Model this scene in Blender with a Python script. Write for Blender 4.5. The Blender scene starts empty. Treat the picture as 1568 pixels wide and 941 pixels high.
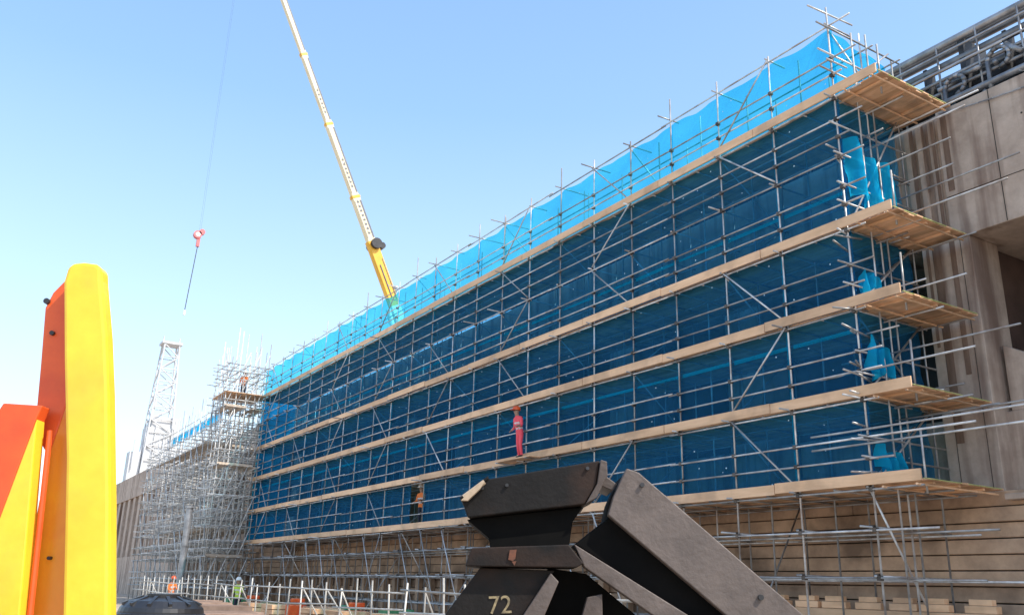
import bpy, math, random
from mathutils import Vector, Matrix, noise
random.seed(7)
S = bpy.context.scene
COL = S.collection
GZ = -1.6   # ground level (camera eye is z = 0)

# ------------------------------------------------------------------ materials
def new_mat(name):
    m = bpy.data.materials.new(name); m.use_nodes = True
    nt = m.node_tree; nt.nodes.clear()
    out = nt.nodes.new('ShaderNodeOutputMaterial')
    return m, nt, out

def mat(name, c1, c2=None, scale=3.0, rough=0.7, metal=0.0, bump=0.0, bscale=20.0, island=0.0,
        stretch=(1,1,1), c3=None, c3amt=0.0, c3scale=1.0, c3stretch=(1,1,1), spec=0.5):
    m, nt, out = new_mat(name)
    N = nt.nodes.new; L = nt.links.new
    b = N('ShaderNodeBsdfPrincipled'); L(b.outputs[0], out.inputs[0])
    b.inputs['Roughness'].default_value = rough; b.inputs['Metallic'].default_value = metal
    b.inputs['Specular IOR Level'].default_value = spec
    geo = N('ShaderNodeNewGeometry')
    mp = N('ShaderNodeMapping'); L(geo.outputs['Position'], mp.inputs[0]); mp.inputs['Scale'].default_value = stretch
    n = N('ShaderNodeTexNoise'); n.inputs['Scale'].default_value = scale; n.inputs['Detail'].default_value = 6
    n.inputs['Roughness'].default_value = 0.65
    L(mp.outputs[0], n.inputs['Vector'])
    r = N('ShaderNodeValToRGB'); L(n.outputs[0], r.inputs[0])
    c2 = c2 or tuple(x*0.7 for x in c1)
    r.color_ramp.elements[0].position = 0.35; r.color_ramp.elements[0].color = (*c2, 1)
    r.color_ramp.elements[1].position = 0.65; r.color_ramp.elements[1].color = (*c1, 1)
    col = r.outputs[0]
    if c3:
        mp2 = N('ShaderNodeMapping'); L(geo.outputs['Position'], mp2.inputs[0]); mp2.inputs['Scale'].default_value = c3stretch
        n2 = N('ShaderNodeTexNoise'); n2.inputs['Scale'].default_value = c3scale; n2.inputs['Detail'].default_value = 5
        L(mp2.outputs[0], n2.inputs['Vector'])
        r2 = N('ShaderNodeValToRGB'); L(n2.outputs[0], r2.inputs[0])
        r2.color_ramp.elements[0].position = 0.5; r2.color_ramp.elements[0].color = (0,0,0,1)
        r2.color_ramp.elements[1].position = 0.68; r2.color_ramp.elements[1].color = (c3amt,)*3+(1,)
        mx = N('ShaderNodeMixRGB'); L(r2.outputs[0], mx.inputs[0]); L(col, mx.inputs[1]); mx.inputs[2].default_value = (*c3, 1)
        col = mx.outputs[0]
    if island > 0:
        mr = N('ShaderNodeMapRange'); L(geo.outputs['Random Per Island'], mr.inputs[0])
        mr.inputs[3].default_value = 1-island; mr.inputs[4].default_value = 1+island*0.6
        vm = N('ShaderNodeVectorMath'); vm.operation = 'SCALE'; L(col, vm.inputs[0]); L(mr.outputs[0], vm.inputs[3])
        col = vm.outputs[0]
    L(col, b.inputs['Base Color'])
    if bump > 0:
        nb = N('ShaderNodeTexNoise'); nb.inputs['Scale'].default_value = bscale; nb.inputs['Detail'].default_value = 5
        L(mp.outputs[0], nb.inputs['Vector'])
        bp = N('ShaderNodeBump'); bp.inputs['Strength'].default_value = bump; bp.inputs['Distance'].default_value = 0.02
        L(nb.outputs[0], bp.inputs['Height']); L(bp.outputs[0], b.inputs['Normal'])
    return m

M_tube = mat('galvanised_tube', (.70,.69,.67), (.36,.35,.34), 2.0, .36, .35, island=.5, c3=(.2,.11,.06), c3amt=.6, c3scale=1.3)
M_tubef = mat('sunlit_galvanised_tube', (.72,.71,.68), (.42,.41,.39), 2.0, .45, .1, island=.5)  # lighter copy of the tube; sunlight on far scaffolds is in its colour
M_coup = mat('coupler_steel', (.16,.13,.11), (.07,.06,.05), 9, .6, .3, island=.5)
M_wood = mat('scaffold_board', (.88,.56,.34), (.66,.39,.21), 6, .8, island=.3, stretch=(1,.15,1), bump=.3, c3=(.25,.16,.10), c3amt=.5, c3scale=1.5)
M_toe  = mat('toe_board', (.90,.58,.35), (.74,.46,.26), 5, .75, island=.2, stretch=(1,.12,1), bump=.2, c3=(.35,.22,.14), c3amt=.45, c3scale=1.1)
M_conc = mat('concrete', (.58,.455,.36), (.42,.32,.25), 1.6, .85, bump=.4, bscale=14, c3=(.17,.10,.07), c3amt=.85, c3scale=1.1, c3stretch=(1,1.8,.16))
M_concd = mat('concrete_brown', (.62,.42,.28), (.36,.24,.16), 1.0, .9, bump=.5, bscale=8, c3=(.14,.09,.06), c3amt=.8, c3scale=.8, island=.06, c3stretch=(1,.7,.8))
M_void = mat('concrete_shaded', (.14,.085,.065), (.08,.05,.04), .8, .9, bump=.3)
M_groove = mat('joint_dark', (.06,.05,.04), (.03,.03,.02), 2, .9)
M_ground = mat('compacted_ground', (.50,.40,.31), (.34,.28,.21), .35, .95, bump=.5, bscale=3, c3=(.52,.46,.40), c3amt=.6, c3scale=.1)
M_black = mat('black_steel', (.014,.012,.011), (.008,.007,.0065), 5, .6, .0, bump=.15, bscale=50, c3=(.045,.024,.016), c3amt=.6, c3scale=3, spec=.2)
M_ink = mat('black_steel_recess_shade', (.006,.0055,.005), (.003,.003,.003), 5, .8, .0, spec=.1)  # near-black copy of the steel; shade of the recesses is in its colour
M_grey = mat('worn_grey_steel', (.135,.105,.09), (.095,.074,.064), 7, .55, .0, bump=.2, bscale=45, c3=(.05,.033,.025), c3amt=.7, c3scale=3)
M_rust = mat('rust', (.2,.07,.035), (.06,.03,.02), 14, .8)
M_yel  = mat('yellow_paint', (.92,.64,.04), (.88,.54,.03), 6, .22, bump=.05, c3=(.75,.35,.06), c3amt=.3, c3scale=5)
M_yel2  = mat('yellow_paint_shaded', (.88,.40,.02), (.80,.28,.02), 6, .35, bump=.05, c3=(.65,.15,.04), c3amt=.5, c3scale=3)  # orange, blotched copy of the yellow; shade on the inner plate painted in
M_red  = mat('red_paint_and_shaded_yellow', (.80,.12,.022), (.67,.08,.018), 6, .4, c3=(.35,.06,.03), c3amt=.3, c3scale=5)  # real red paint, and the painted shade on the arm's yellow panels
M_craneY = mat('crane_yellow', (.85,.48,.05), (.75,.40,.04), 1, .4)
M_craneC = mat('crane_cream', (.85,.74,.50), (.78,.66,.42), .6, .4)
M_dark = mat('dark_steel', (.05,.05,.055), (.03,.03,.03), 3, .5, .3)
M_white = mat('white_paint', (.8,.8,.78), (.7,.7,.68), 1, .5)
M_pipe = mat('service_pipe', (.42,.42,.43), (.22,.22,.23), 2, .4, .5, island=.5)
M_tape = mat('board_end_band', (.50,.55,.20), (.38,.40,.14), 4, .6)
M_tank = mat('black_plastic', (.025,.025,.028), (.018,.018,.02), 4, .35)
M_skin = mat('skin', (.45,.27,.19), None, 4, .6)
M_org = mat('hi_vis_orange', (.85,.22,.04), (.75,.18,.03), 6, .7)
M_grn = mat('hi_vis_yellow', (.55,.75,.08), (.45,.65,.06), 6, .7)
M_pink = mat('red_overalls', (.95,.10,.14), (.85,.08,.1), 6, .7)
M_navy = mat('work_trousers', (.03,.035,.06), None, 6, .8)
M_refl = mat('reflective_tape', (.7,.7,.7), None, 6, .4)
M_marker = mat('stencil_paint', (.36,.28,.15), (.10,.08,.05), 30, .7)
M_rope = mat('wire_rope', (.12,.12,.13), None, 4, .5, .5)
M_letter = mat('boom_lettering_and_shade_grey', (.16,.17,.2), None, 4, .5)  # lettering and hoses, plus the painted shade strips on the boom

def net_mat(name, tcol, dcol, tw, holes=True, tlw=.45):
    m, nt, out = new_mat(name)
    N = nt.nodes.new; L = nt.links.new
    geo = N('ShaderNodeNewGeometry')
    tr = N('ShaderNodeBsdfTransparent'); di = N('ShaderNodeBsdfDiffuse'); tl = N('ShaderNodeBsdfTranslucent')
    n = N('ShaderNodeTexNoise'); n.inputs['Scale'].default_value = .9; n.inputs['Detail'].default_value = 6
    mp = N('ShaderNodeMapping'); mp.inputs['Scale'].default_value = (1,.6,1.1); L(geo.outputs['Position'], mp.inputs[0]); L(mp.outputs[0], n.inputs['Vector'])
    r = N('ShaderNodeValToRGB'); L(n.outputs[0], r.inputs[0])
    r.color_ramp.elements[0].position=.3; r.color_ramp.elements[0].color = (*[x*.75 for x in dcol],1)
    r.color_ramp.elements[1].position=.7; r.color_ramp.elements[1].color = (*[min(1,x*1.25) for x in dcol],1)
    L(r.outputs[0], di.inputs[0]); L(r.outputs[0], tl.inputs[0])
    tr.inputs[0].default_value = (*tcol,1)
    mx = N('ShaderNodeMixShader'); mx.inputs[0].default_value = tlw; L(di.outputs[0], mx.inputs[1]); L(tl.outputs[0], mx.inputs[2])
    mr = N('ShaderNodeMapRange'); L(n.outputs[0], mr.inputs[0]); mr.inputs[1].default_value=.3; mr.inputs[2].default_value=.7
    mr.inputs[3].default_value = tw-.12; mr.inputs[4].default_value = tw+.10
    m2 = N('ShaderNodeMixShader'); L(mr.outputs[0], m2.inputs[0]); L(mx.outputs[0], m2.inputs[1]); L(tr.outputs[0], m2.inputs[2])
    last = m2
    if holes:  # eyelets and frayed holes
        v = N('ShaderNodeTexVoronoi'); v.inputs['Scale'].default_value = 2.6; L(geo.outputs['Position'], v.inputs['Vector'])
        lt = N('ShaderNodeMath'); lt.operation='LESS_THAN'; lt.inputs[1].default_value=.055; L(v.outputs['Distance'], lt.inputs[0])
        w = N('ShaderNodeBsdfDiffuse'); w.inputs[0].default_value=(.55,.75,.85,1)
        m3 = N('ShaderNodeMixShader'); L(lt.outputs[0], m3.inputs[0]); L(m2.outputs[0], m3.inputs[1]); L(w.outputs[0], m3.inputs[2]); last = m3
    bn = N('ShaderNodeTexNoise'); bn.inputs['Scale'].default_value=2.2; L(geo.outputs['Position'], bn.inputs['Vector'])
    bp = N('ShaderNodeBump'); bp.inputs['Strength'].default_value=.8; bp.inputs['Distance'].default_value=.15
    L(bn.outputs[0], bp.inputs['Height']); L(bp.outputs[0], di.inputs['Normal'])
    L(last.outputs[0], out.inputs[0])
    return m
M_net = net_mat('debris_netting_blue', (.27,.66,.90), (.035,.245,.53), .69, tlw=.3)
M_nett = net_mat('debris_netting_backlit', (.20,.80,1.0), (.02,.58,.95), .68)  # same net in a brighter colour; sky backlight on the top sheets painted in
M_net2 = net_mat('debris_netting_gathered', (.12,.65,.88), (.02,.55,.90), .35, False)

# ------------------------------------------------------------------ mesh builder
class MB:
    def __init__(s): s.v=[]; s.f=[]
    def add(s, vs, fs):
        o=len(s.v); s.v+= [tuple(v) for v in vs]; s.f += [tuple(i+o for i in f) for f in fs]
    def box(s, a, b):
        x0,y0,z0=a; x1,y1,z1=b
        s.add([(x0,y0,z0),(x1,y0,z0),(x1,y1,z0),(x0,y1,z0),(x0,y0,z1),(x1,y0,z1),(x1,y1,z1),(x0,y1,z1)],
              [(0,3,2,1),(4,5,6,7),(0,1,5,4),(1,2,6,5),(2,3,7,6),(3,0,4,7)])
    def tube(s, p, q, r, n=8, r2=None, cap=True):
        p=Vector(p); q=Vector(q); d=(q-p)
        if d.length<1e-5: return
        d.normalize(); r2 = r if r2 is None else r2
        u=d.orthogonal().normalized(); w=d.cross(u)
        vs=[]; 
        for k,(c,rr) in enumerate(((p,r),(q,r2))):
            for i in range(n):
                a=2*math.pi*i/n; vs.append(c+(u*math.cos(a)+w*math.sin(a))*rr)
        fs=[(i,(i+1)%n,n+(i+1)%n,n+i) for i in range(n)]
        if cap: fs += [tuple(range(n))[::-1], tuple(range(n,2*n))]
        s.add(vs,fs)
    def prism(s, poly, y0, y1, off=(0,0), sc=1.0):
        n=len(poly); cx=sum(p[0] for p in poly)/n; cz=sum(p[1] for p in poly)/n
        vs=[(x,y0,z) for x,z in poly]+[(cx+(x-cx)*sc+off[0],y1,cz+(z-cz)*sc+off[1]) for x,z in poly]
        fs=[tuple(range(n)),tuple(range(n,2*n))[::-1]]+[(i,n+i,n+(i+1)%n,(i+1)%n) for i in range(n)]
        s.add(vs,fs)
    def beam(s, p, q, w, h):   # rectangular section
        p=Vector(p); q=Vector(q); d=(q-p).normalized()
        u=d.cross(Vector((0,0,1))); 
        if u.length<.01: u=Vector((1,0,0))
        u.normalize(); v=u.cross(d)
        vs=[]
        for c in (p,q):
            for a,b in ((-1,-1),(1,-1),(1,1),(-1,1)): vs.append(c+u*a*w/2+v*b*h/2)
        s.add(vs,[(0,1,2,3),(7,6,5,4),(0,4,5,1),(1,5,6,2),(2,6,7,3),(3,7,4,0)])
    def obj(s, name, m, parent=None, smooth=False, bevel=0):
        me=bpy.data.meshes.new(name); me.from_pydata(s.v,[],s.f); me.update()
        import bmesh
        bm=bmesh.new(); bm.from_mesh(me); bmesh.ops.recalc_face_normals(bm,faces=bm.faces); bm.to_mesh(me); bm.free()
        me.materials.append(m)
        if smooth:
            for p in me.polygons: p.use_smooth=True
        o=bpy.data.objects.new(name,me); COL.objects.link(o)
        if parent: o.parent=parent
        if bevel:
            b=o.modifiers.new('bevel','BEVEL'); b.width=bevel; b.segments=2; b.limit_method='ANGLE'
        return o
def empty(name, loc=(0,0,0), rz=0):
    e=bpy.data.objects.new(name,None); COL.objects.link(e); e.location=loc; e.rotation_euler=(0,0,rz); return e
R=random.uniform

# ------------------------------------------------------------------ ground
g=MB(); g.add([(-3000,-3000,GZ),(3000,-3000,GZ),(3000,3000,GZ),(-3000,3000,GZ)],[(0,1,2,3)]); g.obj('ground',M_ground)

# ------------------------------------------------------------------ main scaffold
X0=17.0; XI=18.3; XW=19.7; YA=12.4; YB=60.4; NB=24
ys=[YA+i*2.0 for i in range(NB+1)]
decks=[2.43,4.40,6.50,8.53,12.1]
sc=empty('tube_scaffold')
T=MB(); C=MB()
r=.0242
def coup(p,s=.05):
    C.box((p[0]-s,p[1]-s,p[2]-s*.9),(p[0]+s,p[1]+s,p[2]+s*.9))
TOP=14.2
for i,y in enumerate(ys):
    ht=TOP+R(.1,.4)+(R(.2,.9) if i%3==0 else 0)
    jx=R(-.015,.015); jy=R(-.03,.03)
    T.tube((X0+jx,y+jy,GZ+.05),(X0-jx,y-jy,ht),r)
    T.tube((XI,y+.05,GZ+.05),(XI,y+.05,TOP+R(-.3,.7)+(R(.3,1.1) if i%4==1 else 0)),r)
    T.tube((XW-.15,y+.05,GZ+.05),(XW-.15,y,TOP+R(-.6,.6)+(R(.6,1.4) if i%3==1 else 0)),r)
    C.box((X0-.08,y-.08,GZ+.004),(X0+.08,y+.08,GZ+.05))
rails=[]
for d in decks:
    rails += [(d-.12,1),(d+.55,0),(d+1.02,0)]
rails += [(1.45,1),(.45,1),(-.6,1),(10.35,1),(10.9,0),(TOP-.1,0),(11.4,0)]
for z,main in rails:
    y=YA
    over = R(.3,.8) if z>4 else R(.6,2.6)
    T.tube((X0-.055,YA-over,z+R(-.02,.02)),(X0-.055,YA+6.4,z),r)
    yy=YA+6.2
    while yy<YB:
        T.tube((X0-.055-(.0 if R(0,1)<.5 else .045),yy,z+R(-.03,.03)),(X0-.055,min(yy+6.5,YB+R(.1,.6)),z+R(-.03,.03)),r); yy+=6.2
    if main:
        T.tube((XI-.05,YA-R(.5,2.2),z),(XI-.05,YB+.3,z),r)
        T.tube((XW-.2,YA-R(.8,2.5),z),(XW-.2,YB+.3,z),r)
    for yv in ys:
        if z<13.9: coup((X0-.03,yv,z))
# long overrunning tubes past the near corner
for z,e,x in ((3.62,7.5,X0-.05),(3.30,7.5,X0-.05),(5.0,2.6,X0+.2),(11.0,2.5,XI),(7.0,2.0,XI),(8.9,3.2,XI),(9.9,3.0,XW-.3),(12.9,3,XW-.3),(5.6,3,XI),(4.0,6,XI)):
    T.tube((x,YA-e,z+R(-.03,.03)),(x,YA+1.5,z),r)
# transoms
tz=[d-.06 for d in decks]+[1.5,.5,10.4,TOP+.02]
for z in tz:
    for k,y in enumerate(ys):
        o=R(.06,.30) if R(0,1)<.75 else R(.3,.65)
        T.tube((X0-o,y+.06,z+R(-.02,.02)),(XW+.1 if z<TOP else X0+R(.3,1.4),y+.06,z+R(-.02,.02)),r)
        if z<12.2 and z in tz[:5]: T.tube((X0+.05,y+1.05,z),(XW,y+1.05,z),r)
        if z<13: C.box((X0-.07,y+.03,z-.05),(X0+.05,y+.12,z+.05))
for z in (12.7,13.2,13.9):
    T.tube((XI+.05,YA-.3,z),(XI+.05,YB,z),r)
    T.tube((XW-.2,YA-.3,z),(XW-.2,YB,z),r)
lv=[GZ+.1,2.4,4.4,6.5,8.5,10.35,12.1,TOP]
for bay in range(1,NB,3):
    for k in range(len(lv)-1):
        y0=ys[bay]; y1=ys[min(bay+1,NB)]
        if (k+bay)%2: y0,y1=y1,y0
        if R(0,1)<.85: T.tube((X0-.09,y0,lv[k]+.1),(X0-.09,y1,lv[k+1]-.05),r)
for bay in range(0,NB+1,2):
    for k in range(len(lv)-1):
        a,b=(X0,XW-.2) if (k+bay//2)%2 else (XW-.2,X0)
        T.tube((a+.05,ys[bay]+.1,lv[k]),(b,ys[bay]+.1,lv[k+1]),r)
for bay in range(3,NB,2):
    T.tube((X0-.1,ys[bay],-1.3),(X0-.1,ys[bay]+2.0,2.2),r)
for z in (3.0,3.45,4.9,5.4,7.0,7.5,9.1,9.6,10.4,11.2,12.7,13.2,14.0):
    T.tube((X0-R(.2,.6),YA-.06,z),(XW-.1+R(0,.3),YA-.06,z),r)
for z0,z1 in ((2.5,4.3),(4.5,6.4),(6.6,8.4),(8.7,12.0),(12.2,14.1)):
    T.tube((X0+.1,YA-.1,z0),(XW-.4,YA-.1,z1),r)
    T.tube((X0+.6,YA-.9,z0-.3),(X0+.6,YA-.9,z0+1.1),r)
for x in (X0+.75,X0+1.35): T.tube((x,YA-.1,GZ),(x,YA-.1,TOP+R(-.2,.5)),r)
for k in range(16):
    z=R(2.6,13.8); T.tube((X0-R(.3,.8),YA+R(-.2,.1),z),(X0+R(.2,.5),YA+R(-.1,.2),z+R(-.1,.1)),r)
for k in range(10):
    z=R(3,13.5); x=R(X0+.2,XW-.4); T.tube((x,YA-R(.4,1.3),z),(x,YA+.4,z),r)
T.tube((X0-.7,YA+.05,14.5),(X0+1.0,YA,14.55),r)
T.obj('tubes',M_tube,sc,smooth=True); C.obj('couplers',M_coup,sc)

# boards
W=MB()
for d in decks:
    x=X0+.07
    while x<XW-.1:
        y=YA-1.28+R(-.05,.02)
        w=.222
        while y<YB:
            l=3.9 if y>YA else R(3.2,3.9)
            jz=R(-.004,.004)
            W.box((x,y,d-.02+jz),(x+w,min(y+l,YB+.4),d+.018+jz)); y+=l+.006
        x+=.229
W.obj('deck_boards',M_wood,sc)
J=MB()
for d in decks:
    for x in (X0+.3,X0+1.2,X0+2.1):
        J.box((x,YA-1.25,d-.075),(x+.07,YA+.3,d-.025))
    for y in (YA-1.2,YA-.4): J.tube((X0-.2,y,d-.11),(XW+.05,y,d-.11),r)
J.obj('board_bearers',M_wood,sc)
B=MB()
for d in decks:
    y=YA-1.28
    while y<YB:
        l=3.9; jz=R(-.016,.016); jx=R(-.012,.012)
        B.box((X0-.135+jx,y,d-.05+jz),(X0-.095+jx,min(y+l,YB+.3),d+.19+jz)); y+=l+R(.004,.04)
B.obj('toe_boards',M_toe,sc)
G=MB()
for d in decks:
    G.box((X0-.1,YA-1.325,d-.005),(XW,YA-1.30,d+.012))
G.obj('board_end_band',M_tape,sc)

# netting
def net(name, pt, nu, nv, m, skip=None):
    n=MB(); 
    vs=[pt(i/nu,j/nv) for i in range(nu+1) for j in range(nv+1)]
    fs=[]
    for i in range(nu):
        for j in range(nv):
            if skip and skip((i+.5)/nu,(j+.5)/nv): continue
            a=i*(nv+1)+j; fs.append((a,a+nv+1,a+nv+2,a+1))
    n.add(vs,fs); return n.obj(name,m,sc,smooth=True)
def f_gen(y,z,top):
    ph=((y-YA)%2.0)/2.0
    b=math.sin(ph*math.pi)*.07
    q=noise.noise(Vector((y*.8,z*.9,1)))*.10+noise.noise(Vector((y*2.5,z*2.0,4)))*.035
    sag=(-.07*math.sin(ph*math.pi)+noise.noise(Vector((y*1.3,0,9)))*.05) if top else 0
    return (X0+.11+b*.6+abs(q),y,z+sag)
ZS=12.16
def f_front(u,v): return f_gen(YA+u*(YB-YA), 2.42+v*(ZS-2.42), False)
def f_par(u,v): return f_gen(YA+u*(YB-YA), ZS+v*(TOP-.05-ZS), v>.99)
def door(u,v):
    y=YA+u*(YB-YA); z=2.42+v*(ZS-2.42); return 34.6<y<36.0 and z<4.5
net('debris_netting',f_front,320,60,M_net,door)
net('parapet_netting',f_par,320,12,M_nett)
def f_end(u,v):
    x=X0+.15+u*(XW-.3-X0); z=2.42+v*(ZS-2.42)
    return (x,YA+.12+noise.noise(Vector((x*1.5,z*1.2,3)))*.14,z)
net('end_netting',f_end,24,80,M_net)
def f_endt(u,v):
    x=X0+.15+u*(XW-.3-X0); z=ZS+v*(TOP-.1-ZS)
    return (x,YA+.12+noise.noise(Vector((x*1.5,z*1.2,3)))*.14,z-(.25*u if v>.99 else 0))
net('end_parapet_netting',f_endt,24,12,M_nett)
def f_end2(u,v):
    p=f_end(u,v); return (p[0],YB+.3,p[2])
net('added_far_end_netting',f_end2,12,40,M_net2)  # added sheet, keeps light from showing through the open far end
for k,(z0,z1,w) in enumerate(((9.3,10.9,1.5),(2.7,3.2,.8),(4.9,5.7,.8),(6.9,7.4,.7))):
    def f_f(u,v,z0=z0,z1=z1,w=w,k=k):
        x=X0+.15+u*w; z=z0+v*(z1-z0)*(1-.35*u)+.12*math.sin(u*9+k)
        return (x,YA-.12+.16*math.sin(u*17+2*v+k)+.08*noise.noise(Vector((x*4,z*3,k))),z)
    net('gathered_netting_%d'%k,f_f,40,16,M_net2)
def f_f2(u,v):
    a=u*2*math.pi; return (X0+1.45+.38*math.cos(a)*(.9+.2*v),YA+.0+.5*v,10.15+.55*math.sin(a))
net('rolled_netting',f_f2,24,6,M_net2)
# overlapping seams where the netting sheets are laced together
sm=MB()
for y in [ys[i]+.05 for i in range(1,NB,2)]:
    sm.add([(X0+.085,y,2.45),(X0+.085,y+.10,2.45),(X0+.085,y+.10,14.05),(X0+.085,y,14.05)],[(0,1,2,3)])
for z in (5.9,9.4,12.35):
    for i in range(NB): sm.add([(X0+.08,ys[i]+.06,z),(X0+.08,ys[i+1]-.06,z+R(-.03,.03)),(X0+.08,ys[i+1]-.06,z+.10),(X0+.08,ys[i]+.06,z+.10)],[(0,1,2,3)])
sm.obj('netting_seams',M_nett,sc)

# ------------------------------------------------------------------ station wall / building
bd=empty('concrete_station_building')
c=MB()
c.box((20,-40,8.64),(40,11.63,12.2))
c.box((20.12,11.63,8.64),(40,84,12.19))
def pier(y0,y1,x=20.06): c.box((x,y0,2.2),(x+1.2,y1,8.637))
pier(11.2,12.5); pier(4.2,5.6)
for k in range(11): pier(18.2+k*6,19.6+k*6,20.15)
for y in (11.75,12.1,12.45,12.9): c.box((20.02,y,8.7),(20.118,y+.17,12.1))
c.box((20.6,-40,2.2),(21.2,84,4.3))
c.add([(20.62,9.2,4.3),(20.62,11.1,4.3),(21.9,11.1,4.3),(21.9,9.2,4.3),(20.62,9.2,4.8),(20.62,11.1,5.9),(21.9,11.1,5.9),(21.9,9.2,4.8)],[(0,3,2,1),(4,5,6,7),(0,1,5,4),(1,2,6,5),(2,3,7,6),(3,0,4,7)])
c.obj('concrete_frame',M_conc,bd,bevel=.02)
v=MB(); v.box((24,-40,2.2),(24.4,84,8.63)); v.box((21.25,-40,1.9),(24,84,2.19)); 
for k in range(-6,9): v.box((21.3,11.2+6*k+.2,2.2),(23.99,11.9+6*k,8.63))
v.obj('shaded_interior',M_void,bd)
gr=MB()
for y in (10.2,8.1,6,3.9): gr.box((19.994,y,8.66),(19.999,y+.02,12.18))
gr.box((19.993,-20,9.75),(19.998,11.6,9.77))
for y in (11.45,12.2,13.1): 
    gr.box((20.05,y,2.25),(20.057,y+.012,8.6))
for k in range(14):   # tie-bolt holes
    yy=3.2+(k//2)*1.05; zz=9.3 if k%2 else 11.2
    gr.tube((19.992,yy,zz),(19.999,yy,zz),.025,10)
gr.obj('formwork_joints',M_groove,bd)
stn=MB()
for y,w_,zl in ((11.74,.09,9.0),(12.02,.06,10.1),(12.33,.11,9.5),(11.36,.16,9.9)):
    stn.box((20.012 if y>11.6 else 19.990,y,zl),(20.018 if y>11.6 else 19.9925,y+w_,12.0))
for y,w_,zl in ((11.6,.14,5.2),(12.0,.2,3.6),(12.3,.08,6.0)): stn.box((20.045,y,zl),(20.048,y+w_,8.6))
stn.obj('water_stains',mat('stained_concrete',(.26,.17,.12),(.15,.09,.06),2,.9,stretch=(1,2,.4)),bd)
b=MB(); z=GZ-.1; k=0
while z<2.15:
    dx=.10*(k%2)+R(0,.05)
    y=-40+R(-6,0)
    while y<130:
        l=R(22,40); b.box((19.75+dx+R(-.01,.01),y,z),(21,min(y+l,130),z+.315+ .01*(k%2))); y+=l+.004
    z+=.345; k+=1
b.obj('banded_lower_wall',M_concd,bd,bevel=.02)
bb=MB(); bb.box((19.95,-40,GZ-.1),(21.2,130,2.18)); bb.obj('wall_core',M_groove,bd)
pl=MB()
for k in range(40): 
    y=20+k*1.3; pl.box((19.5,y,GZ),(19.74,y+.28,.6))
pl.obj('wall_buttresses',M_concd,bd)
cp=MB(); cp.box((19.62,-40,2.185),(21.1,11.0,2.32)); cp.obj('wall_coping',M_conc,bd,bevel=.02)
fw=empty('far_concrete_wall'); f=MB()
f.box((18.7,84,9.4),(23,330,12.2)); f.box((18.7,84,GZ),(23,330,2.5))
for k in range(70): f.box((18.8,84+k*3.5,2.5),(21,85.6+k*3.5,9.4))
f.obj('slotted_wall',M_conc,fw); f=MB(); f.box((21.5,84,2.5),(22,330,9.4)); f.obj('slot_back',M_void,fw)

# ------------------------------------------------------------------ services on roof
sv=empty('roof_service_pipes'); p=MB(); dk=MB()
for x,z,rr in ((20.5,14.35,.11),(20.9,14.6,.15),(21.4,14.9,.09),(20.6,13.75,.12),(20.45,13.3,.05),(20.45,12.95,.05),(21.2,13.6,.16),(20.4,14.05,.035),(22.,15.1,.1),(20.35,12.55,.09),(20.3,13.55,.03)):
    p.tube((x,-10,z),(x,34,z+R(-.1,.1)),rr,12)
for k in range(36):
    y=-6+k*1.1; p.tube((20.42,y,12.2),(20.42,y,14.4),.03); 
    dk.box((20.5,y+.4,12.2),(21.6,y+.55,14.3) if k%3==0 else (20.9,y+.5,13.9))
p.obj('pipes_and_rails',M_pipe,sv,smooth=True)
for x,z in ((20.7,12.65),(21.6,13.2),(21.0,13.1),(21.7,12.25),(21.9,13.9)): dk.box((x,-10,z),(x+.35,34,z+.35))
dk.obj('cable_tray',M_dark,sv)
q=MB()
for k in range(2):
    y=11.2-k*1.2; zc=12.95+.2*k
    for s_ in range(9):
        a0=s_/12*2*math.pi;a1=(s_+1)/12*2*math.pi
        q.tube((20.35,y+.28*math.cos(a0),zc+.28*math.sin(a0)),(20.38,y+.28*math.cos(a1),zc+.28*math.sin(a1)),.06)
    q.tube((20.35,y+.28,zc),(20.35,y+.28,12.2),.06)
for k in range(20):
    y=R(3,12.5); z=R(12.3,13.2); q.tube((20.3,y,z),(20.3+R(0,.5),y+R(-.6,.6),z+R(-.3,.5)),R(.03,.07))
q.obj('bent_pipes',M_pipe,sv,smooth=True)
w=MB(); pts=[]
for k in range(21):
    t=k/20; pts.append((19.95,11.5-7*t,12.1-1.4*4*t*(1-t)*.25))
for a,b_ in zip(pts,pts[1:]): w.tube(a,b_,.018,6)
w.obj('hanging_cable',M_pipe,sv)

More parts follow.
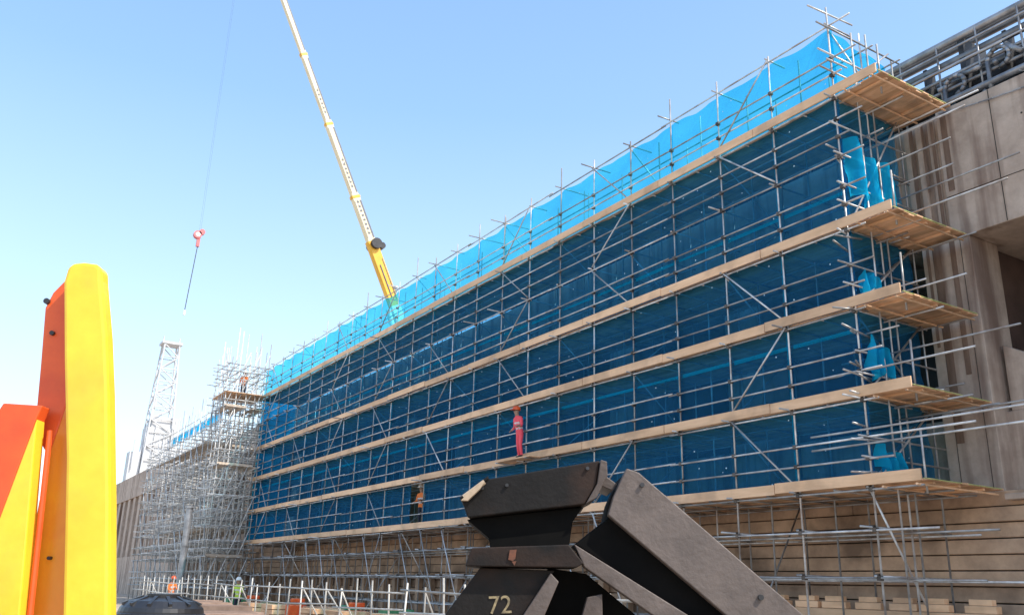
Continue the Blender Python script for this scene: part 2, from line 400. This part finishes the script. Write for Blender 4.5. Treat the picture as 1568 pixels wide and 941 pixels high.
# ------------------------------------------------------------------ far scaffolds
def lattice(name, x0,x1,y0,y1,z1,nx,ny,lift,boards=True,extra=2.5,board_levels=()):
    e=empty(name); t=MB(); bo=MB()
    xs=[x0+(x1-x0)*i/nx for i in range(nx+1)]; yy=[y0+(y1-y0)*i/ny for i in range(ny+1)]
    zs=[]; z=GZ+1.2
    while z<z1: zs.append(z); z+=lift
    rr=.032
    for x in xs:
        for y in yy: t.tube((x,y,GZ),(x+R(-.05,.05),y,z1+R(.2,extra)),rr,6)
    for zi,z in enumerate(zs):
        for dz in (0,.5,1.0):
            for y in yy: t.tube((x0-R(.1,.6),y,z+dz),(x1+R(.1,.5),y,z+dz+R(-.04,.04)),rr,6)
            for x in xs: t.tube((x,y0-R(.1,.6),z+dz),(x,y1+R(.1,.6),z+dz+R(-.04,.04)),rr,6)
        if zi in board_levels:
            for j in range(int((x1-x0)/.25)):
                if R(0,1)<.8: bo.box((x0+j*.25,y0-.1,z-.03),(x0+j*.25+.22,y0+(y1-y0)*R(.3,1),z+.01))
            bo.box((x0-.05,y0-.14,z),(x0+(x1-x0)*R(.4,1),y0-.105,z+.15))
        for i in range(ny):
            if R(0,1)<.6: t.tube((x0-.05,yy[i],z),(x0-.05,yy[i+1],z+lift),rr,6)
        for i in range(nx):
            t.tube((xs[i],y0-.05,z),(xs[i+1],y0-.05,z+lift),rr,6)
    t.obj('tubes',M_tubef,e,smooth=True)
    if bo.v: bo.obj('boards',mat('weathered_board',(.66,.54,.42),(.46,.37,.29),5,.8,island=.3),e)
    return e
lattice('scaffold_stair_tower',14.1,16.7,58.6,61.8,13.3,4,3,1.9,extra=3.6,board_levels=(1,4,6))
lattice('birdcage_scaffold',14.2,18.5,63.5,83.5,10.5,3,11,1.9,extra=1.8,board_levels=(2,5))
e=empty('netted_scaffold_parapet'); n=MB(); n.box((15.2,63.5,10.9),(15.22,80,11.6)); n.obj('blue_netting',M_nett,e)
n=MB(); 
for k in range(20): n.tube((15.15,63.5+1.05*k,9),(15.15,63.5+1.05*k,12.0+R(.2,1.6)),.03,6)
for z in (10.9,11.4,11.9): n.tube((15.1,63,z),(15.1,84,z),.03,6)
n.obj('posts',M_tubef,e)

lm=empty('white_lattice_rig_mast',(22.7,130,0)); t=MB()
zb,zt=12,32; n_=11
def wd(z): return 1.9-(z-zb)/(zt-zb)*.9
for sx in (-1,1):
    for sy in (-1,1): t.tube((sx*wd(zb),sy*wd(zb),zb),(sx*wd(zt),sy*wd(zt),zt),.13,6)
for k in range(n_):
    a=zb+(zt-zb)*k/n_; b_=zb+(zt-zb)*(k+1)/n_; wa=wd(a); wb=wd(b_); s_=1 if k%2 else -1
    for sg in (-1,1):
        t.tube((-s_*wa,sg*wa,a),(s_*wb,sg*wb,b_),.09,6); t.tube((sg*wa,-s_*wa,a),(sg*wb,s_*wb,b_),.09,6)
        t.tube((-wb,sg*wb,b_),(wb,sg*wb,b_),.08,6)
t.box((-1.4,-1.2,zt),(1.4,1.2,zt+.35)); t.tube((-1.1,0,zt+.3),(-1.1,0,zt+1.3),.1,6); t.tube((1.1,0,zt+.3),(1.1,0,zt+1.3),.1,6)
t.box((-1.8,-1.4,GZ),(2.6,1.4,20)); t.box((-1.2,-1.2,20),(2.2,1.3,21.5)); t.tube((-2.6,-1,12),(-1.0,-1,24),.2,6)
t.box((2.7,-1.2,GZ),(4.4,1.2,17.5)); t.box((-3.4,-1.2,GZ),(-1.9,1.2,16.5))
for k in range(6): t.tube((-3+1.2*k,-1.5,14),(-3+1.2*k,-1.5,18+R(0,3)),.09,6)
t.obj('mast',mat('mast_paint',(.62,.63,.64),(.5,.5,.5),1,.5),lm,bevel=.05)

# ------------------------------------------------------------------ mobile crane
cr=empty('mobile_crane')
base=Vector((28.0,60,17.0)); tip=Vector((11.3,60,51.3)); d=(tip-base).normalized(); 
def along(z): return base+(tip-base)*((z-base.z)/(tip.z-base.z))
secs=[(13.5,20.6,.62,M_white),(20.6,25.3,.60,M_craneY),(25.3,28.7,.50,M_craneC),(28.7,34.2,.44,M_craneC),(34.2,39.5,.38,M_craneC),(39.5,45,.34,M_craneC),(45,51.3,.30,M_craneC)]
side=Vector((0,1,0)); up=side.cross(d).normalized()
def boomsec(p,q,w,m,name):
    b_=MB(); vs=[]
    prof=[(-.5,-.62),(-.2,-.75),(.2,-.75),(.5,-.62),(.5,.6),(-.5,.6)]
    for c_ in (p,q):
        for a,h in prof: vs.append(c_+side*a*w+up*h*w)
    n=6; b_.add(vs,[tuple(range(n)),tuple(range(n,2*n))]+[(i,n+i,n+(i+1)%n,(i+1)%n) for i in range(n)])
    b_.obj(name,m,cr)
for k,(za,zb_,w,m) in enumerate(secs):
    boomsec(along(za),along(zb_),w,m,'boom_section_%d'%k)
    if k>=2: boomsec(along(za)-d*.10,along(za)+d*.10,w*1.25,M_craneY,'boom_collar_%d'%k)
    if k>=2:
        st_=MB(); p0=along(za+.3)-side*(w*.5+.012); p1=along(zb_-.3)-side*(w*.5+.012)
        st_.add([p0+up*.58*w,p1+up*.58*w,p1+up*.30*w,p0+up*.30*w],[(0,1,2,3)]); st_.add([p0-up*.58*w,p1-up*.58*w,p1-up*.5*w,p0-up*.5*w],[(0,1,2,3)])
        st_.obj('boom_shade_strip_%d'%k,M_letter,cr)  # dark strips paint the boom's shaded side
for kk,(za,zb_,w) in enumerate(((25.9,28.3,.50),(29.4,31.6,.44),(35,36.8,.38))):
    pnl=MB(); k=za
    while k<zb_:
        p0=along(k); p1=along(k+.14); o_=-side*(w*.5+.015)
        pnl.add([p0+o_+up*.14*w,p1+o_+up*.14*w,p1+o_-up*.25*w,p0+o_-up*.25*w],[(0,1,2,3)])
        if R(0,1)<.7:
            p2=along(k+.24); hh=R(-.2,.1); pnl.add([p1+o_+up*(hh+.05)*w,p2+o_+up*(hh+.05)*w,p2+o_+up*(hh-.05)*w,p1+o_+up*(hh-.05)*w],[(0,1,2,3)])
        k+=.33
    pnl.obj('boom_lettering_%d'%kk,M_letter,cr)
h=MB(); p0=along(25.1); h.tube(p0-side*.62+up*.15,p0+side*.62+up*.15,.42,20); 
h.tube(along(24.9)+up*.7-side*.3,along(24.9)+up*.7+side*.3,.26,16)
h.obj('winch_sheaves',M_dark,cr,smooth=False)
h=MB(); h.tube(along(21.8)+up*.45-side*.32,along(21.8)+up*.45+side*.32,.16,12); h.tube(along(23.6)-side*.31-up*.1,along(21.2)-side*.31-up*.1,.05,8); h.tube(along(24)-side*.31+up*.25,along(21)-side*.31+up*.25,.03,8)
h.obj('boom_hoses',M_letter,cr)
h=MB(); h.tube(along(14)-up*1.3,along(20.5)-up*.6,.22,12); h.obj('luffing_cylinder',M_white,cr)
h=MB(); h.box((25.5,58.4,12.21),(36,61.6,13.6)); h.box((27.5,58.7,13.6),(32.5,61.3,15.2)); h.box((33,58.5,13.6),(35.8,61.5,15)); h.obj('carrier',M_craneY,cr,bevel=.1)
h=MB()
for x in (26.3,27.8,29.3,32,33.5,35): 
    for y in (58.35,61.65): h.tube((x,y-.2,12.75),(x,y+.2,12.75),.55,16)
h.obj('wheels',M_dark,cr)
h=MB(); hx,hy=11.25,60.0
for dx in (-.05,.05): h.tube((hx+dx,hy,23.2),(hx+dx,hy,51.2),.004,5)
h.tube((hx,hy,22.4),(hx-.25,hy,17.2),.028,6)
h.obj('hoist_rope',M_rope,cr)
h=MB(); h.tube((hx-.12,hy-.16,22.85),(hx-.12,hy+.16,22.85),.28,14); h.tube((hx+.14,hy-.16,23.1),(hx+.14,hy+.16,23.1),.2,14); h.box((hx-.13,hy-.1,22.0),(hx+.08,hy+.1,22.6)); h.obj('hook_block',mat('hook_block_red',(.75,.2,.2),None,3,.5),cr)
h=MB(); h.tube((hx-.12,hy-.17,22.85),(hx-.12,hy+.17,22.85),.16,12); h.box((hx-.3,hy-.06,17.0),(hx-.18,hy+.06,17.35)); h.obj('hook_block_plate',M_white,cr)

# ------------------------------------------------------------------ foreground black steel bracket (local frame: x right, y away, z up)
RZ=-math.radians(31.6)
st=empty('black_steel_strut_head',(0,0,0),RZ)
m=MB()
m.prism([(-.083,.472),(.415,.568),(.40,.46),(.347,.372),(-.17,.300),(-.20,.374)],4.0,4.42,(.02,-.01),.97)
m.obj('head_block',M_black,st,bevel=.006)
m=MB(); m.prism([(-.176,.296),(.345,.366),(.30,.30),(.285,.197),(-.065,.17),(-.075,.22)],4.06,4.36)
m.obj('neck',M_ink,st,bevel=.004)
m=MB(); m.prism([(-.147,.170),(.276,.196),(.342,.1185),(.31,.10),(-.17,.093)],3.96,4.40)
m.prism([(-.20,.372),(-.083,.470),(-.085,.486),(-.21,.385)],3.99,4.41)
m.obj('flange_plate',M_black,st,bevel=.005)
m=MB(); m.prism([(-.107,.09),(.22,.0875),(.09,-.10),(.3,-1.6),(-.9,-1.6),(-.253,-.11)],4.02,4.34)
m.obj('leg_body',M_black,st,bevel=.004)
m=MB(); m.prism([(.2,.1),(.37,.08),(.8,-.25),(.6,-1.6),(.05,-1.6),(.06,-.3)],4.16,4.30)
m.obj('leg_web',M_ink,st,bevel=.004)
m=MB(); m.prism([(.20,.075),(.235,.04),(.175,-.10),(.10,-.4),(.0,-.4),(.085,-.10)],3.97,4.02)
m.prism([(.30,.199),(.787,-.08),(1.6,-.54),(1.5,-.60),(.643,-.088),(.345,.104)],3.97,4.06)
m.prism([(.36,-.02),(.425,-.005),(.43,-.3),(.28,-.3)],4.0,4.05)
m.obj('leg_flanges',M_grey,st,bevel=.004)
m=MB(); m.prism([(.533,.533),(.588,.515),(1.284,-.069),(3.11,-1.6),(2.75,-1.6),(.952,-.078),(.449,.327),(.473,.407)],3.97,4.03)
m.obj('diagonal_beam_face',M_grey,st,bevel=.005)
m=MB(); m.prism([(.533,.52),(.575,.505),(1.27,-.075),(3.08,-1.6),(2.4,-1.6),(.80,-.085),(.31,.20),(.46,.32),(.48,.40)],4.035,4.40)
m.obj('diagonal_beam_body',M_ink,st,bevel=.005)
m=MB(); m.prism([(.419,.570),(.447,.562),(.45,.50),(.40,.40),(.352,.374),(.402,.462)],3.985,4.3)
m.prism([(.43,.52),(.50,.47),(.48,.44),(.43,.46)],4.05,4.3)
m.obj('end_plate',M_grey,st,bevel=.004)
m=MB(); m.tube((-.19,3.97,.385),(-.10,3.97,.455),.011,8); m.prism([(-.20,.37),(-.17,.37),(-.12,.42),(-.10,.45),(-.13,.44)],3.95,3.99)
m.obj('packing_piece',mat('packing_wood',(.5,.38,.26),None,20,.8),st)
m=MB(); m.prism([(.02,.165),(.05,.168),(.045,.13),(.035,.12),(.015,.125)],3.952,3.957); m.prism([(.03,.118),(.05,.12),(.042,.101)],3.952,3.957); m.obj('rust_patch',M_rust,st)
m=MB()
for x,z in ((-.11,.43),(.0,.445),(.36,.53)): m.tube((x,3.985,z),(x,4.0,z),.008,10)
m.tube((.60,3.955,.46),(.60,3.97,.46),.010,10); m.tube((1.1,3.955,.0),(1.1,3.97,.0),.012,10)
m.obj('bolts',M_dark,st)
cu=bpy.data.curves.new('stencil','FONT'); cu.body='72'; cu.size=.105; cu.extrude=.0008
to=bpy.data.objects.new('stencil_number',cu); COL.objects.link(to); to.parent=st; to.location=(-.065,4.016,-.10); to.rotation_euler=(math.radians(90),math.radians(-4),0)
to.data.materials.append(M_marker)

# ------------------------------------------------------------------ yellow machine arm at left
ya=empty('yellow_machine_arm',(0,0,0),RZ)
m=MB(); m.prism([(-1.345,.84),(-1.340,.887),(-1.325,.902),(-1.295,.906),(-1.258,.902),(-1.240,.890),(-1.232,.85),(-1.19,.68),(-1.155,.509),(-1.10,.2),(-1.053,-.093),(-.93,-.9),(-.88,-1.6),(-1.1,-1.6),(-1.10,-.6),(-1.1765,-.0965),(-1.243,.319),(-1.30,.6)],2.5,2.56)
m.obj('outer_plate',M_yel,ya,bevel=.012)
m=MB(); m.prism([(-1.425,.78),(-1.41,.83),(-1.37,.885),(-1.31,.88),(-1.29,.57),(-1.33,.33),(-1.385,.40),(-1.405,.6)],2.575,2.64); m.obj('shaded_inner_plate',M_red,ya,bevel=.005)  # upper part of the yellow inner plate, its shadow painted as red
m=MB(); m.prism([(-1.293,.565),(-1.25,.3),(-1.17,-.1),(-1.1,-.6),(-1.1,-1.6),(-1.30,-1.6),(-1.31,-.6),(-1.335,-.099),(-1.334,.32)],2.575,2.63); m.obj('inner_plate',M_yel2,ya,bevel=.005)
m=MB(); m.prism([(-1.449,.470),(-1.335,.466),(-1.345,.43),(-1.393,.154),(-1.5,-.02),(-1.52,.3)],2.5,2.55); m.obj('shaded_side_panel',M_red,ya,bevel=.004)  # shadowed part of the yellow side panel, shadow painted as red
m=MB(); m.prism([(-1.345,.428),(-1.31,.10),(-1.29,-.099),(-1.25,-1.6),(-1.7,-1.6),(-1.5,-.1),(-1.5,-.023),(-1.394,.151)],2.5,2.55); m.obj('yellow_side_panel',M_yel,ya,bevel=.004)
m=MB(); m.tube((-1.43,2.6,.79),(-1.39,2.6,.47),.006,8); m.tube((-1.318,2.535,.40),(-1.277,2.535,-.12),.008,8); m.obj('red_rod',M_red,ya)
m=MB(); m.tube((-1.42,2.565,.80),(-1.42,2.6,.80),.009,12); m.tube((-1.385,2.565,.70),(-1.385,2.6,.70),.007,12); m.tube((-1.27,2.56,.05),(-1.27,2.6,.05),.005,10); m.obj('pins',M_dark,ya)

# ------------------------------------------------------------------ water tank
wt=empty('black_water_tank',(3.67,18,GZ)); m=MB()
prof=[(0.0,0),(.75,0),(.75,1.05),(.73,1.12),(.60,1.24),(.35,1.30),(.30,1.30),(.30,1.36),(.0,1.37)]
n=36; vs=[(rr*math.cos(2*math.pi*i/n),rr*math.sin(2*math.pi*i/n),z) for rr,z in prof for i in range(n)]
m.add(vs,[(k*n+i,k*n+(i+1)%n,(k+1)*n+(i+1)%n,(k+1)*n+i) for k in range(len(prof)-1) for i in range(n)])
for z in (.25,.5,.75,1.0):
    for i in range(n):
        a=2*math.pi*i/n;b_=2*math.pi*(i+1)/n; m.tube((.755*math.cos(a),.755*math.sin(a),z),(.755*math.cos(b_),.755*math.sin(b_),z),.03,6)
for i in range(12):
    a=2*math.pi*i/12; m.beam((.36*math.cos(a),.36*math.sin(a),1.30),(.70*math.cos(a),.70*math.sin(a),1.17),.06,.06)
m.obj('tank_body',M_tank,wt)

# ------------------------------------------------------------------ handrail fence & site clutter
fe=empty('site_handrail_fence'); t=MB()
y=14
while y<62:
    t.tube((11+R(-.08,.08),y,GZ),(11+R(-.08,.08),y,R(-.1,.3)),.028,8)
    if R(0,1)<.25: t.tube((11,y,-.1),(12.0,y+R(-.6,.6),GZ),.026,8)
    y+=R(.9,1.5)
for z in (-.12,-.62):
    y=13
    while y<62: t.tube((10.95+R(-.03,.03),y,z+R(-.06,.06)),(10.95,y+5.2,z+R(-.06,.06)),.026,8); y+=5
for k in range(10):
    y=R(30,60); t.tube((12.4+R(0,2),y,GZ),(12.4+R(0,2),y+R(-.3,.3),R(-.4,.5)),.026,8)
t.obj('rails',mat('handrail_tube',(.62,.60,.55),(.38,.36,.33),3,.45,.1,island=.45),fe,smooth=True)
ps=empty('formwork_panel_stack'); t=MB()
for k in range(12):
    x=6.3+R(-.3,.3)+k*.28; y=24+k*1.6; h=-.72+R(-.12,.1)
    for j in range(5): t.box((x-1.6,y+j*.26,GZ),(x+1.2,y+j*.26+.2,h-.04*(j%2)))
t.obj('panels',mat('brown_formwork',(.36,.25,.19),(.24,.16,.12),3,.8,island=.4),ps)
t=MB(); 
for k in range(9): 
    y=19+k*2.6; xx=12+R(-.5,.8)
    for j in range(4): t.box((xx+R(-.03,.03),y,GZ+j*.2),(xx+1.2,y+1.4+R(-.1,.1),GZ+.17+j*.2))
cl=empty('timber_packs'); t.obj('timber',M_wood,cl,bevel=.01)
t=MB()
for k in range(6): 
    y=23+k*4.7; t.box((12.4+R(0,.8),y,GZ),(13.6,y+.7,-.85+R(-.1,.15)))
cl=empty('green_crates'); t.obj('crates',mat('green_crate',(.06,.28,.13),None,3,.6),cl,bevel=.02)
t=MB()
for k in range(3): 
    y=30+k*6.1; t.box((12.2,y,GZ),(12.9,y+.5,-.85+R(-.1,.1))); t.box((12.25,y+.05,-.7),(12.85,y+.1,-.55))
cl=empty('red_site_barriers'); t.obj('barriers',M_red,cl,bevel=.03)
tp=empty('timber_packer_stack'); t=MB()
for k in range(10):
    y=11.0+k*.9+R(-.1,.1); t.box((18.6,y,-.2),(18.8,y+.7,-.05)); t.box((18.62,y+.1,-.04),(18.8,y+.6,.08))
t.box((18.5,10.5,GZ),(18.9,20.5,-.21))
t.obj('timbers',M_toe,tp,bevel=.01)
gp=empty('steel_pipe_column',(12.65,58,0)); t=MB(); t.tube((0,0,GZ),(0,0,4.3),.2,14); t.tube((0,0,4.3),(0,0,4.4),.28,14); t.tube((0,0,2),(0,0,2.12),.25,14); t.obj('column',M_pipe,gp,smooth=False)

# ------------------------------------------------------------------ workers
def worker(loc, rz, vest, lean=0.0, arm=0.3, hel=M_white):
    root=empty('construction_worker',loc,rz)
    V=[(0,0,.95),(0,-.01+lean*.1,1.15),(0,lean*.2,1.38),(0,lean*.26,1.50),(0,lean*.3+.01,1.58),(0,lean*.3+.02,1.66),(0,lean*.3+.01,1.74),
       (-.19,lean*.2,1.41),(-.25,.02+arm*.25,1.14),(-.23,.10+arm*.8,.98+arm*.35),
       (.19,lean*.2,1.41),(.25,.02+arm*.1,1.14),(.24,.08+arm*.5,.92+arm*.2),
       (-.10,0,.90),(-.12,.06,.50),(-.12,-.02,.09),(-.12,.13,.05),
       (.10,0,.90),(.13,-.02,.50),(.15,-.10,.09),(.15,.05,.05)]
    E=[(0,1),(1,2),(2,3),(3,4),(4,5),(5,6),(2,7),(7,8),(8,9),(2,10),(10,11),(11,12),(0,13),(13,14),(14,15),(15,16),(0,17),(17,18),(18,19),(19,20)]
    Rr=[.15,.14,.16,.06,.085,.10,.07,.075,.055,.038,.075,.055,.038,.095,.07,.05,.045,.095,.07,.05,.045]
    me=bpy.data.meshes.new('wb'); me.from_pydata(V,E,[]); o=bpy.data.objects.new('wb',me); COL.objects.link(o)
    sk=o.modifiers.new('s','SKIN'); 
    for i,sv_ in enumerate(me.skin_vertices[0].data): sv_.radius=(Rr[i],Rr[i]*(.75 if i<3 else 1)); sv_.use_root=(i==0)
    ss=o.modifiers.new('u','SUBSURF'); ss.levels=2; ss.render_levels=2
    dg=bpy.context.evaluated_depsgraph_get(); m2=bpy.data.meshes.new_from_object(o.evaluated_get(dg)); bpy.data.objects.remove(o)
    m2.materials.clear()
    for mm in (M_navy if vest is not M_pink else M_pink,vest,M_refl,M_skin,M_dark): m2.materials.append(mm)
    for p_ in m2.polygons:
        z=p_.center.z; x=abs(p_.center.x); p_.use_smooth=True
        i=0
        if z<.12: i=4
        elif x>.2 and z<1.06+arm*.3 and p_.center.y>.06+arm*.35: i=3
        elif z>1.5: i=3
        elif z>.88: i=1
        if i==1 and (1.03<z<1.09 or 1.22<z<1.27) and x<.2: i=2
        p_.material_index=i
    b_=bpy.data.objects.new('body',m2); COL.objects.link(b_); b_.parent=root
    hm=MB(); hy=lean*.3+.02; prof=[(.135,1.70),(.14,1.74),(.125,1.80),(.08,1.85),(.0,1.865)]; n=16
    hm.add([(rr*math.cos(2*math.pi*i/n),hy+rr*1.15*math.sin(2*math.pi*i/n),z) for rr,z in prof for i in range(n)],
       [(k*n+i,k*n+(i+1)%n,(k+1)*n+(i+1)%n,(k+1)*n+i) for k in range(4) for i in range(n)])
    hm.box((-.09,hy+.12,1.70),(.09,hy+.21,1.715)); hm.obj('helmet',hel,root,smooth=True)
    fm=MB(); fm.tube((0,hy+.095,1.66),(0,hy+.125,1.63),.012,6)
    for s_ in (-1,1): fm.tube((s_*.1,hy,1.66),(s_*.115,hy,1.63),.02,6)
    for hx_,hy_,hz_ in ((-.23,.10+arm*.8,.98+arm*.35),(.24,.08+arm*.5,.92+arm*.2)):
        for k in range(4): fm.tube((hx_+(k-1.5)*.018,hy_+.01,hz_-.01),(hx_+(k-1.5)*.02,hy_+.06,hz_-.05-.005*(k%2)),.009,6,.007)
        fm.tube((hx_+.035,hy_,hz_),(hx_+.055,hy_+.035,hz_-.02),.010,6,.008)
    fm.obj('face_and_fingers',M_skin,root,smooth=True)
    return root
worker((17.45,35.4,2.45),2.0,M_org,.2,.5)
worker((16.72,26.4,4.42),1.6,M_pink,.5,.3,M_red)
worker((15.6,60.2,12.0),2.6,M_org,.3,.3)
worker((12.9,46,GZ),2.4,M_grn,.3,.3)
worker((11.6,55.0,GZ),3.5,M_org,.1,.4,M_red)
# outrigger board the man in red stands on
t=MB(); t.box((16.42,25.3,4.36),(16.86,27.6,4.40)); ob=empty('outrigger_platform'); t.obj('boards',M_wood,ob)
t=MB()
for y in (25.5,27.4): t.tube((16.35,y,4.33),(17.3,y,4.33),.024)
t.obj('brackets',M_tube,ob)
t=MB(); t.box((14.0,58.4,11.95),(16.8,61.8,11.99)); pf=empty('tower_platform'); t.obj('boards',M_wood,pf)

# ------------------------------------------------------------------ light, sky, camera
sun_dir=Vector((.40,-.92,0)).normalized(); el=math.radians(49)
sd=Vector((sun_dir.x*math.cos(el),sun_dir.y*math.cos(el),math.sin(el)))
l=bpy.data.lights.new('sun','SUN'); l.energy=5.0; l.angle=math.radians(.5); l.color=(1,.94,.85)
lo=bpy.data.objects.new('sun',l); COL.objects.link(lo); lo.rotation_euler=sd.to_track_quat('Z','Y').to_euler()
w=bpy.data.worlds.new('World'); S.world=w; w.use_nodes=True; nt=w.node_tree
N=nt.nodes.new; L=nt.links.new
bg=nt.nodes['Background']; sky=N('ShaderNodeTexSky'); sky.sky_type='NISHITA'; sky.sun_disc=False
sky.sun_elevation=el; sky.sun_rotation=math.atan2(sd.x,sd.y); sky.air_density=1.0; sky.dust_density=2.0; sky.ozone_density=1.0
tc=N('ShaderNodeTexCoord'); sp=N('ShaderNodeSeparateXYZ'); L(tc.outputs['Generated'],sp.inputs[0])
rp=N('ShaderNodeValToRGB'); L(sp.outputs[2],rp.inputs[0])
e0=rp.color_ramp.elements[0]; e0.position=0.0; e0.color=(.48,.54,.55,1)
e1=rp.color_ramp.elements[1]; e1.position=.75; e1.color=(.11,.21,.38,1)
em=rp.color_ramp.elements.new(.25); em.color=(.31,.43,.54,1)
em=rp.color_ramp.elements.new(.5); em.color=(.155,.285,.48,1)
sc_=N('ShaderNodeVectorMath'); sc_.operation='SCALE'; sc_.inputs[3].default_value=9.6; L(rp.outputs[0],sc_.inputs[0])   # thin bright summer haze
ad=N('ShaderNodeVectorMath'); ad.operation='ADD'; L(sky.outputs[0],ad.inputs[0]); L(sc_.outputs[0],ad.inputs[1])
L(ad.outputs[0],bg.inputs[0]); bg.inputs[1].default_value=.15

Xw=Vector((2291,-498,-1350)).normalized(); Yw=Vector((-884,-407,-1350)).normalized(); Yw=(Yw-Xw*Yw.dot(Xw)).normalized(); Zw=Xw.cross(Yw)
cam=bpy.data.cameras.new('camera'); co=bpy.data.objects.new('camera',cam); COL.objects.link(co)
co.matrix_world=Matrix((Xw,Yw,Zw)).to_4x4()
cam.sensor_width=36; cam.lens=1350/1568*36; cam.clip_start=.05; cam.clip_end=6000
S.camera=co
S.view_settings.view_transform='Standard'; S.view_settings.look='None'; S.view_settings.exposure=0
